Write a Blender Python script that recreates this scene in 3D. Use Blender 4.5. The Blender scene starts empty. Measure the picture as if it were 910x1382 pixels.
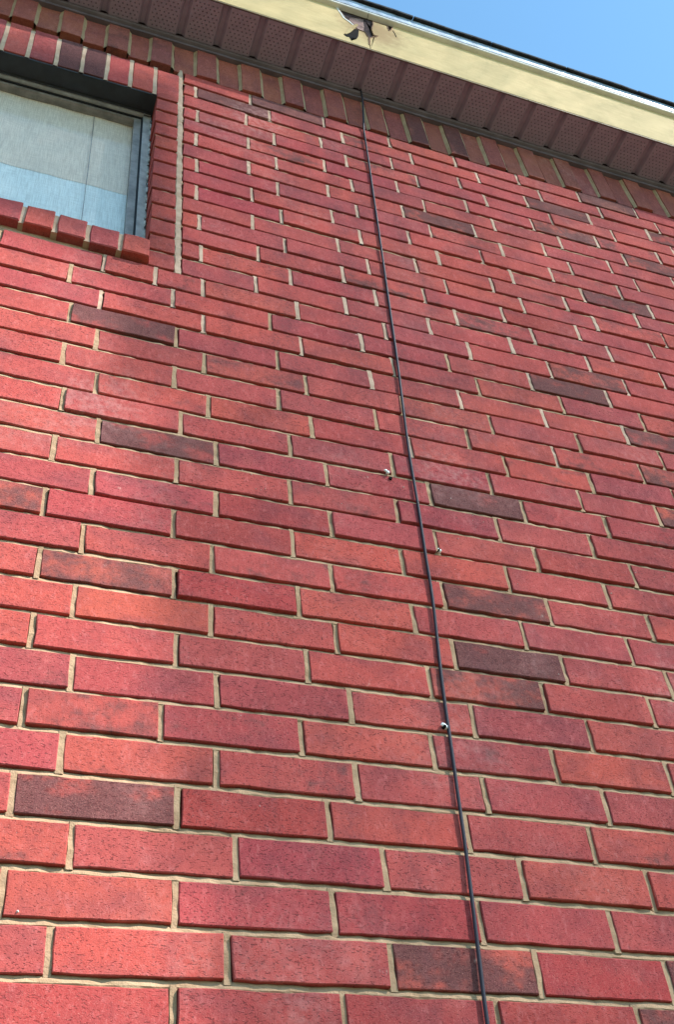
import bpy, bmesh, math, random
from math import radians, sin, cos, pi
from mathutils import Vector, Matrix, Euler
import numpy as np
random.seed(7)
scene = bpy.context.scene
COL = scene.collection

# ---------------------------------------------------------------- units
# one brick course (brick + bed joint) is S metres; wall face is y = 0,
# x runs along the wall, y into the wall, z up.  Course 0 starts at Z0.
S = 0.0762
Z0 = 2.08
def P(u, y, v):
    return Vector((u*S, y*S, v*S + Z0))

# ---------------------------------------------------------------- camera
cam = bpy.data.cameras.new("camera")
cam.sensor_fit = 'VERTICAL'; cam.sensor_height = 24.0
cam.lens = 1460.13/1382*24.0
cam.clip_start = 0.02; cam.clip_end = 2000
camo = bpy.data.objects.new("camera", cam); COL.objects.link(camo)
camo.location = P(0.0, -19.642, -6.925)
camo.rotation_euler = (2.34449, 0.093489, -0.337394)
scene.camera = camo

# ---------------------------------------------------------------- light
SUN = Vector((0.52, -0.44, 0.68)).normalized()
world = bpy.data.worlds.new("World"); scene.world = world
world.use_nodes = True
wn = world.node_tree.nodes; wl = world.node_tree.links
sky = wn.new("ShaderNodeTexSky"); sky.sky_type = 'NISHITA'; sky.sun_disc = False
sky.sun_elevation = math.asin(SUN.z); sky.sun_rotation = math.atan2(SUN.x, SUN.y)
sky.air_density = 1.0; sky.dust_density = 0.2; sky.ozone_density = 1.2
bg = wn["Background"]; bg.inputs[1].default_value = 0.135
hs = wn.new("ShaderNodeMix"); hs.data_type = 'RGBA'; hs.blend_type = 'MULTIPLY'     # a slightly cyan summer sky
hs.inputs[0].default_value = 1.0; hs.inputs[7].default_value = (0.78, 1.07, 1.05, 1.0)
wl.new(sky.outputs[0], hs.inputs[6]); wl.new(hs.outputs[2], bg.inputs[0])
sun = bpy.data.lights.new("sun", 'SUN'); sun.energy = 5.0; sun.angle = radians(0.5)
sun.color = (1.0, 0.965, 0.935)
suno = bpy.data.objects.new("sun", sun); COL.objects.link(suno)
suno.rotation_euler = (-SUN).to_track_quat('-Z', 'Y').to_euler()
suno.location = (3, -3, 9)
scene.view_settings.view_transform = 'Standard'
scene.view_settings.look = 'None'
scene.view_settings.exposure = 1.25
scene.view_settings.gamma = 1.0

# ---------------------------------------------------------------- node helpers
class NT:
    def __init__(s, name, rough=0.9, spec=0.3):
        s.m = bpy.data.materials.new(name); s.m.use_nodes = True
        s.t = s.m.node_tree; s.n = s.t.nodes; s.l = s.t.links
        s.b = s.n["Principled BSDF"]
        s.b.inputs['Roughness'].default_value = rough
        s.b.inputs['Specular IOR Level'].default_value = spec
    def node(s, typ, **kw):
        x = s.n.new(typ)
        for k, v in kw.items(): setattr(x, k, v)
        return x
    def put(s, inp, v):
        if isinstance(v, bpy.types.NodeSocket): s.l.new(v, inp)
        elif v is not None: inp.default_value = v
    def math(s, op, a, b=None, c=None, clamp=False):
        x = s.node("ShaderNodeMath", operation=op, use_clamp=clamp)
        s.put(x.inputs[0], a); s.put(x.inputs[1], b)
        if c is not None: s.put(x.inputs[2], c)
        return x.outputs[0]
    def vmath(s, op, a, b=None):
        x = s.node("ShaderNodeVectorMath", operation=op)
        s.put(x.inputs[0], a); s.put(x.inputs[1], b)
        return x.outputs[0]
    def mix(s, f, a, b, mode='MIX'):
        x = s.node("ShaderNodeMix", data_type='RGBA', blend_type=mode)
        s.put(x.inputs[0], f); s.put(x.inputs[6], a); s.put(x.inputs[7], b)
        return x.outputs[2]
    def noise(s, vec, scale, detail=2.0, rough=0.5, dist=0.0):
        x = s.node("ShaderNodeTexNoise")
        s.put(x.inputs['Vector'], vec); x.inputs['Scale'].default_value = scale
        x.inputs['Detail'].default_value = detail; x.inputs['Roughness'].default_value = rough
        x.inputs['Distortion'].default_value = dist
        return x.outputs['Fac']
    def step(s, v, a, b):
        x = s.node("ShaderNodeMapRange", interpolation_type='SMOOTHSTEP')
        s.put(x.inputs[0], v); x.inputs[1].default_value = a; x.inputs[2].default_value = b
        return x.outputs[0]
    def coord(s, which='Object'):
        return s.node("ShaderNodeTexCoord").outputs[which]
    def bump(s, h, strength, dist):
        x = s.node("ShaderNodeBump"); x.inputs['Strength'].default_value = strength
        x.inputs['Distance'].default_value = dist; s.put(x.inputs['Height'], h)
        s.l.new(x.outputs[0], s.b.inputs['Normal'])
    def col(s, c): s.put(s.b.inputs['Base Color'], c)
def C4(r, g, b): return (r, g, b, 1.0)

def brick_material():
    k = NT("fired_clay_brick", 0.95, 0.10)
    oi = k.node("ShaderNodeObjectInfo")
    oc = k.coord('Object')
    rnd = k.vmath('SCALE', k.node("ShaderNodeCombineXYZ").outputs[0]); 
    cx = k.node("ShaderNodeCombineXYZ")
    k.put(cx.inputs[0], k.math('MULTIPLY', oi.outputs['Random'], 91.0))
    k.put(cx.inputs[1], k.math('MULTIPLY', oi.outputs['Random'], 37.0))
    v = k.vmath('ADD', oc, cx.outputs[0])
    base = oi.outputs['Color']; al = oi.outputs['Alpha']
    # broad kiln shading: darker / purple clouds and warmer ones
    n1 = k.noise(k.vmath('MULTIPLY', v, (1.0, 1.0, 1.6)), 9.0, 3.0, 0.55)
    c = k.mix(k.step(n1, 0.42, 0.76), base, k.mix(0.50, base, C4(0.150, 0.042, 0.052)))
    n2 = k.noise(v, 15.0, 2.0)
    c = k.mix(k.math('MULTIPLY', k.step(n2, 0.53, 0.8), 0.20), c, C4(0.52, 0.130, 0.100))
    n5 = k.noise(k.vmath('MULTIPLY', v, (1.0, 1.0, 0.55)), 85.0, 4.0, 0.75)
    c = k.mix(k.math('MULTIPLY', k.step(n5, 0.50, 0.70), 0.50), c, k.mix(0.55, c, C4(0.13, 0.028, 0.030)))
    c = k.mix(k.math('MULTIPLY', k.math('SUBTRACT', 1.0, k.step(n5, 0.32, 0.47)), 0.30), c, C4(0.54, 0.165, 0.155))
    # flash-burnt clay, driven per brick by the alpha of the object colour
    n3 = k.noise(k.vmath('MULTIPLY', v, (0.8, 1.0, 1.5)), 11.0, 3.0, 0.6)
    t = k.math('ADD', n3, k.math('MULTIPLY', k.math('SUBTRACT', al, 0.5), 1.0))
    nb = k.noise(v, 60.0, 3.0, 0.6)
    t = k.math('ADD', t, k.math('MULTIPLY', k.math('SUBTRACT', nb, 0.5), 0.45))
    burn = k.step(t, 0.46, 0.76)
    dark = k.mix(nb, C4(0.042, 0.020, 0.021), C4(0.150, 0.060, 0.057))
    c = k.mix(k.math('MULTIPLY', burn, 0.93), c, dark)
    # long dark drag marks and pits of the wire-cut face
    st = k.noise(k.vmath('MULTIPLY', v, (190.0, 190.0, 400.0)), 1.0, 2.0, 0.6)
    pit = k.step(st, 0.575, 0.665)
    c = k.mix(k.math('MULTIPLY', pit, k.math('ADD', 0.25, k.math('MULTIPLY', k.math('FRACT', k.math('MULTIPLY', oi.outputs['Random'], 17.3)), 0.45))), c, C4(0.080, 0.018, 0.020))
    gr = k.noise(v, 480.0, 2.0, 0.7)
    c = k.mix(k.math('MULTIPLY', k.step(gr, 0.35, 0.75), 0.30), c, k.mix(0.5, c, C4(0.60, 0.19, 0.17)))
    gr2 = k.noise(v, 900.0, 1.0)
    c = k.mix(k.math('MULTIPLY', k.step(gr2, 0.66, 0.74), 0.5), c, C4(0.62, 0.30, 0.24))
    # lime bloom drifting over several bricks
    wp = k.node("ShaderNodeNewGeometry").outputs['Position']
    bl = k.math('MULTIPLY', k.step(k.noise(wp, 2.6, 4.0, 0.6), 0.50, 0.80), k.step(k.noise(wp, 60.0, 3.0, 0.6), 0.3, 0.8))
    c = k.mix(k.math('MULTIPLY', bl, 0.50), c, C4(0.60, 0.33, 0.30))
    # smoky stain running down the middle of the wall, and fainter dirt runs elsewhere
    sp3 = k.node("ShaderNodeSeparateXYZ"); k.put(sp3.inputs[0], wp)
    du = k.math('ABSOLUTE', k.math('SUBTRACT', sp3.outputs[0], 11.2*S))
    band = k.math('MULTIPLY', k.math('SUBTRACT', 1.0, k.step(du, 0.10, 0.42)), k.step(sp3.outputs[2], 12*S+Z0, 26*S+Z0))
    run = k.noise(k.vmath('MULTIPLY', wp, (9.0, 9.0, 1.5)), 1.0, 4.0, 0.65)
    soot = k.math('MULTIPLY', k.step(k.math('ADD', run, k.math('MULTIPLY', band, 0.13)), 0.50, 0.74), k.step(k.noise(wp, 130.0, 3.0, 0.7), 0.25, 0.65))
    c = k.mix(k.math('MULTIPLY', soot, 0.55), c, C4(0.145, 0.048, 0.052))
    sm = k.math('MULTIPLY', k.step(k.noise(v, 16.0, 3.0, 0.65), 0.70, 0.78), k.step(k.noise(k.vmath('MULTIPLY', v, (260.0, 260.0, 90.0)), 1.0, 2.0), 0.5, 0.65))
    c = k.mix(k.math('MULTIPLY', sm, 0.5), c, C4(0.66, 0.48, 0.40))
    k.col(c)
    h = k.math('ADD', k.math('MULTIPLY', pit, -0.8), k.math('ADD', k.math('MULTIPLY', gr, 0.7), k.math('MULTIPLY', k.noise(v, 45.0, 3.0), 1.2)))
    k.bump(h, 0.8, 0.0013)
    return k.m

def mortar_material(name, c1, c2):
    k = NT(name, 0.95, 0.15)
    p = k.node("ShaderNodeNewGeometry").outputs['Position']
    n = k.noise(p, 22.0, 4.0, 0.6); g = k.noise(p, 420.0, 3.0, 0.7)
    c = k.mix(k.step(n, 0.3, 0.7), C4(*c1), C4(*c2))
    c = k.mix(k.math('MULTIPLY', k.step(g, 0.55, 0.75), 0.35), c, C4(0.20, 0.14, 0.08))
    c = k.mix(k.math('MULTIPLY', k.step(k.noise(p, 6.0, 2.0), 0.5, 0.75), 0.25), c, C4(0.30, 0.21, 0.12))
    k.col(c)
    k.bump(k.math('ADD', g, k.math('MULTIPLY', k.noise(p, 110.0, 3.0), 1.2)), 0.8, 0.0016)
    return k.m

def plain(name, c, rough=0.6, spec=0.4, var=0.15, scale=14.0, metal=0.0, bump=0.0, bscale=200.0):
    k = NT(name, rough, spec)
    p = k.coord('Object')
    n = k.noise(p, scale, 4.0, 0.6)
    lo = tuple(x*(1-var) for x in c); hi = tuple(min(1, x*(1+var)) for x in c)
    k.col(k.mix(k.step(n, 0.3, 0.7), C4(*lo), C4(*hi)))
    k.b.inputs['Metallic'].default_value = metal
    if bump: k.bump(k.noise(p, bscale, 3.0), bump, 0.001)
    return k.m

def soffit_material():
    # brown vinyl with the punched vent holes of each panel
    k = NT("brown_vented_vinyl", 0.6, 0.35)
    p = k.coord('Object')
    sx = k.node("ShaderNodeSeparateXYZ"); k.put(sx.inputs[0], p)
    PX, PY = 0.0150, 0.0130
    row = k.math('FLOOR', k.math('DIVIDE', sx.outputs[1], PY))
    off = k.math('MULTIPLY', k.math('MODULO', k.math('ABSOLUTE', row), 2.0), 0.5)
    fx = k.math('SUBTRACT', k.math('FRACT', k.math('ADD', k.math('DIVIDE', sx.outputs[0], PX), off)), 0.5)
    fy = k.math('SUBTRACT', k.math('FRACT', k.math('DIVIDE', sx.outputs[1], PY)), 0.5)
    d = k.math('SQRT', k.math('ADD', k.math('POWER', k.math('MULTIPLY', fx, PX), 2.0), k.math('POWER', k.math('MULTIPLY', fy, PY), 2.0)))
    hole = k.math('SUBTRACT', 1.0, k.step(d, 0.0017, 0.0034))
    inx = k.math('MULTIPLY', k.math('GREATER_THAN', sx.outputs[0], 0.006), k.math('LESS_THAN', sx.outputs[0], 0.091))
    iny = k.math('MULTIPLY', k.math('GREATER_THAN', sx.outputs[1], -0.160), k.math('LESS_THAN', sx.outputs[1], -0.022))
    hole = k.math('MULTIPLY', hole, k.math('MULTIPLY', inx, iny))
    n = k.noise(p, 30.0, 4.0, 0.6)
    c = k.mix(k.step(n, 0.3, 0.7), C4(0.30, 0.225, 0.315), C4(0.355, 0.27, 0.365))
    c = k.mix(k.math('MULTIPLY', k.step(k.noise(p, 9.0, 3.0), 0.52, 0.75), 0.3), c, C4(0.34, 0.26, 0.31))
    c = k.mix(k.math('MULTIPLY', hole, 0.6), c, C4(0.035, 0.018, 0.02))
    k.col(c); k.bump(k.math('MULTIPLY', hole, -1.0), 0.8, 0.002)
    return k.m

YF = -2.25                      # outer face of the fascia
def cream_material():
    k = NT("cream_painted_fascia", 0.75, 0.12)
    p = k.node("ShaderNodeNewGeometry").outputs['Position']
    q = k.vmath('MULTIPLY', p, (3.0, 30.0, 9.0))
    n = k.noise(q, 4.0, 4.0, 0.6)
    c = k.mix(k.step(n, 0.25, 0.75), C4(0.52, 0.37, 0.175), C4(0.59, 0.43, 0.21))
    st = k.noise(k.vmath('MULTIPLY', p, (22.0, 22.0, 7.0)), 3.0, 5.0, 0.7)
    c = k.mix(k.math('MULTIPLY', k.step(st, 0.56, 0.78), 0.4), c, C4(0.46, 0.31, 0.13))
    # brown weeping stain round the rotten place
    ds = k.node("ShaderNodeVectorMath", operation='DISTANCE'); k.put(ds.inputs[0], p); ds.inputs[1].default_value = P(13.0, YF, 44.9)
    sv = k.math('ADD', ds.outputs['Value'], k.math('MULTIPLY', k.math('SUBTRACT', k.noise(p, 30.0, 4.0, 0.7), 0.5), 0.16))
    c = k.mix(k.math('MULTIPLY', k.math('SUBTRACT', 1.0, k.step(sv, 0.045, 0.17)), 0.62), c, C4(0.27, 0.135, 0.055))
    k.col(c)
    k.bump(k.math('ADD', k.noise(q, 9.0, 3.0), k.math('MULTIPLY', k.noise(p, 140.0, 3.0), 0.5)), 0.5, 0.0016)
    return k.m

def curtain_material(name, a, b, tr=0.35):
    k = NT(name, 0.9, 0.1)
    p = k.coord('Object')
    w = k.noise(k.vmath('MULTIPLY', p, (420.0, 1.0, 16.0)), 1.0, 3.0, 0.6)
    h = k.noise(k.vmath('MULTIPLY', p, (22.0, 1.0, 420.0)), 1.0, 2.0, 0.6)
    f = k.math('ADD', k.math('MULTIPLY', w, 0.65), k.math('MULTIPLY', h, 0.35))
    c = k.mix(k.step(f, 0.40, 0.60), C4(*[x*0.9 for x in a]), C4(*b))
    c = k.mix(k.math('MULTIPLY', k.step(k.noise(p, 7.0, 3.0), 0.45, 0.75), 0.25), c, C4(*[x*0.8 for x in a]))
    k.col(c)
    return k.m

def glass_material():
    k = NT("window_glass", 0.02, 0.5)
    tr = k.node("ShaderNodeBsdfTransparent"); tr.inputs[0].default_value = C4(0.93, 0.95, 0.95)
    gl = k.node("ShaderNodeBsdfGlossy"); gl.inputs['Roughness'].default_value = 0.015
    fr = k.node("ShaderNodeFresnel")
    bf = k.node("ShaderNodeNewGeometry").outputs['Backfacing']       # same reflectance from either side of the sheet
    k.put(fr.inputs[0], k.math('ADD', k.math('MULTIPLY', bf, 1/1.55-1.55), 1.55))
    mx = k.node("ShaderNodeMixShader")
    k.put(mx.inputs[0], k.math('MULTIPLY', fr.outputs[0], 0.4, clamp=True))
    k.l.new(tr.outputs[0], mx.inputs[1]); k.l.new(gl.outputs[0], mx.inputs[2])
    k.l.new(mx.outputs[0], k.n["Material Output"].inputs[0])
    return k.m

def leaf_material():
    k = NT("tree_leaf", 0.55, 0.4)
    p = k.node("ShaderNodeNewGeometry").outputs['Position']
    k.col(k.mix(k.step(k.noise(p, 3.0, 3.0), 0.3, 0.7), C4(0.035, 0.075, 0.018), C4(0.085, 0.14, 0.035)))
    return k.m

def ground_material():
    k = NT("dry_lawn_and_soil", 0.95, 0.1)
    p = k.node("ShaderNodeNewGeometry").outputs['Position']
    n = k.noise(p, 0.6, 5.0, 0.6); g = k.noise(p, 40.0, 4.0, 0.7)
    c = k.mix(k.step(n, 0.35, 0.65), C4(0.115, 0.10, 0.075), C4(0.075, 0.095, 0.035))
    k.col(k.mix(k.math('MULTIPLY', g, 0.5), c, C4(0.15, 0.13, 0.08)))
    k.bump(g, 0.6, 0.02)
    return k.m

M = dict(
    brick=brick_material(),
    mortar=mortar_material("beige_mortar", (0.335, 0.208, 0.122), (0.435, 0.285, 0.175)),
    lime=mortar_material("pale_pointing_mortar", (0.41, 0.265, 0.185), (0.545, 0.375, 0.275)),
    splash=plain("lime_splash", (0.72, 0.58, 0.52), 0.9, 0.2, 0.1),
    soffit=soffit_material(),
    trim=plain("brown_trim", (0.135, 0.100, 0.122), 0.5, 0.4, 0.2),
    cream=cream_material(),
    creamlip=plain("fascia_lip_olive", (0.20, 0.145, 0.075), 0.6, 0.3, 0.25),
    wood=plain("old_fascia_wood", (0.27, 0.165, 0.145), 0.9, 0.1, 0.4, 40.0, bump=0.8),
    rot=plain("rotten_wood", (0.055, 0.034, 0.034), 0.95, 0.1, 0.4, 60.0),
    white=plain("white_coated_metal", (0.72, 0.66, 0.60), 0.45, 0.5, 0.12),
    drip=plain("galvanised_drip_edge", (0.40, 0.45, 0.51), 0.42, 0.4, 0.3, 25.0, metal=0.5),
    shingle=plain("dark_asphalt_shingle", (0.040, 0.040, 0.045), 0.95, 0.2, 0.4, 60.0, bump=1.0, bscale=500.0),
    steel=plain("dark_painted_lintel", (0.028, 0.028, 0.033), 0.6, 0.35, 0.3),
    alu=plain("dull_aluminium", (0.38, 0.36, 0.35), 0.5, 0.5, 0.25, 30.0, metal=0.1),
    alu2=plain("grey_brown_sash", (0.27, 0.235, 0.22), 0.5, 0.4, 0.25, 30.0, metal=0.2),
    gasket=plain("black_track", (0.012, 0.012, 0.014), 0.6, 0.3, 0.2),
    caulk=plain("old_caulk", (0.42, 0.41, 0.40), 0.8, 0.2, 0.3, 60.0, bump=0.6),
    cable=plain("black_cable_jacket", (0.028, 0.024, 0.034), 0.6, 0.25, 0.15),
    clipw=plain("white_plastic", (0.82, 0.80, 0.76), 0.45, 0.5, 0.06),
    nail=plain("rusty_nail", (0.10, 0.06, 0.045), 0.6, 0.4, 0.3, metal=0.4),
    rust=plain("rusty_torn_edge", (0.24, 0.13, 0.075), 0.9, 0.2, 0.45, 90.0, bump=0.8),
    hole=plain("drilled_hole", (0.008, 0.006, 0.006), 0.95, 0.1, 0.2),
    cur1=curtain_material("grey_sheer_fabric", (0.84, 0.61, 0.50), (0.96, 0.74, 0.62)),
    cur2=curtain_material("sky_reflection_fabric", (0.80, 0.77, 0.78), (0.93, 0.91, 0.92)),  # pale cloth tone stands in for sky reflected by the pane
    glass=glass_material(),
    room=plain("dim_room", (0.22, 0.21, 0.20), 0.9, 0.1, 0.1),
    backing=plain("wall_core", (0.30, 0.24, 0.17), 0.95, 0.1, 0.1),
    roofdeck=plain("roof_deck_wood", (0.16, 0.11, 0.075), 0.9, 0.1, 0.3, 20.0),
    leaf=leaf_material(),
    bark=plain("tree_bark", (0.11, 0.08, 0.06), 0.95, 0.1, 0.4, 18.0, bump=1.0, bscale=40.0),
    ground=ground_material(),
)

# ---------------------------------------------------------------- object helpers
def link(name, mesh, parent=None, **props):
    o = bpy.data.objects.new(name, mesh); COL.objects.link(o)
    if parent: o.parent = parent
    for k, v in props.items(): o[k] = v
    return o
def mesh_from(name, verts, faces, mat, smooth=False):
    me = bpy.data.meshes.new(name); me.from_pydata([tuple(v) for v in verts], [], faces)
    me.materials.append(mat)
    if smooth:
        me.polygons.foreach_set('use_smooth', [True]*len(me.polygons))
    me.update(); return me
def empty(name, loc=(0, 0, 0), parent=None, **props):
    o = link(name, None, parent, **props); o.location = loc; o.empty_display_size = 0.1
    return o
class MB:
    "collects shapes, then links them as one mesh object"
    def __init__(s): s.v = []; s.f = []
    def add(s, verts, faces):
        n = len(s.v); s.v += [Vector(v) for v in verts]; s.f += [tuple(i+n for i in f) for f in faces]
    def box(s, a, b):
        (x0, y0, z0), (x1, y1, z1) = a, b
        s.add([(x0,y0,z0),(x1,y0,z0),(x1,y1,z0),(x0,y1,z0),(x0,y0,z1),(x1,y0,z1),(x1,y1,z1),(x0,y1,z1)],
              [(0,3,2,1),(4,5,6,7),(0,1,5,4),(1,2,6,5),(2,3,7,6),(3,0,4,7)])
    def cbox(s, u0, u1, y0, y1, v0, v1): s.box(P(u0, y0, v0), P(u1, y1, v1))
    def sweep(s, prof, u0, u1, n=1):
        "closed profile of (y, v) course points swept along the wall"
        m = len(prof); vs = []
        for i in range(n+1):
            u = u0 + (u1-u0)*i/n
            vs += [P(u, y, v) for y, v in prof]
        fs = []
        for i in range(n):
            for j in range(m):
                a = i*m+j; b = i*m+(j+1) % m
                fs.append((a, a+m, b+m, b))
        fs += [tuple(range(m)), tuple(range(n*m+m-1, n*m-1, -1))]
        s.add(vs, fs)
    def tube(s, pts, r, n=8, taper=None):
        pts = [Vector(p) for p in pts]; vs = []; fs = []
        for i, p in enumerate(pts):
            d = (pts[min(i+1, len(pts)-1)] - pts[max(i-1, 0)]).normalized()
            q = d.to_track_quat('Z', 'Y'); rr = r if taper is None else r + (taper-r)*i/(len(pts)-1)
            for k in range(n):
                a = 2*pi*k/n; vs.append(p + q @ Vector((rr*cos(a), rr*sin(a), 0)))
        for i in range(len(pts)-1):
            for k in range(n):
                fs.append((i*n+k, i*n+(k+1) % n, (i+1)*n+(k+1) % n, (i+1)*n+k))
        fs += [tuple(range(n-1, -1, -1)), tuple(range((len(pts)-1)*n, len(pts)*n))]
        s.add(vs, fs)
    def build(s, name, mat, parent=None, smooth=False, fix=True, **props):
        me = mesh_from(name, s.v, s.f, mat, smooth)
        if fix:
            bm = bmesh.new(); bm.from_mesh(me); bmesh.ops.recalc_face_normals(bm, faces=bm.faces); bm.to_mesh(me); bm.free()
        return link(name, me, parent, **props)

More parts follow.
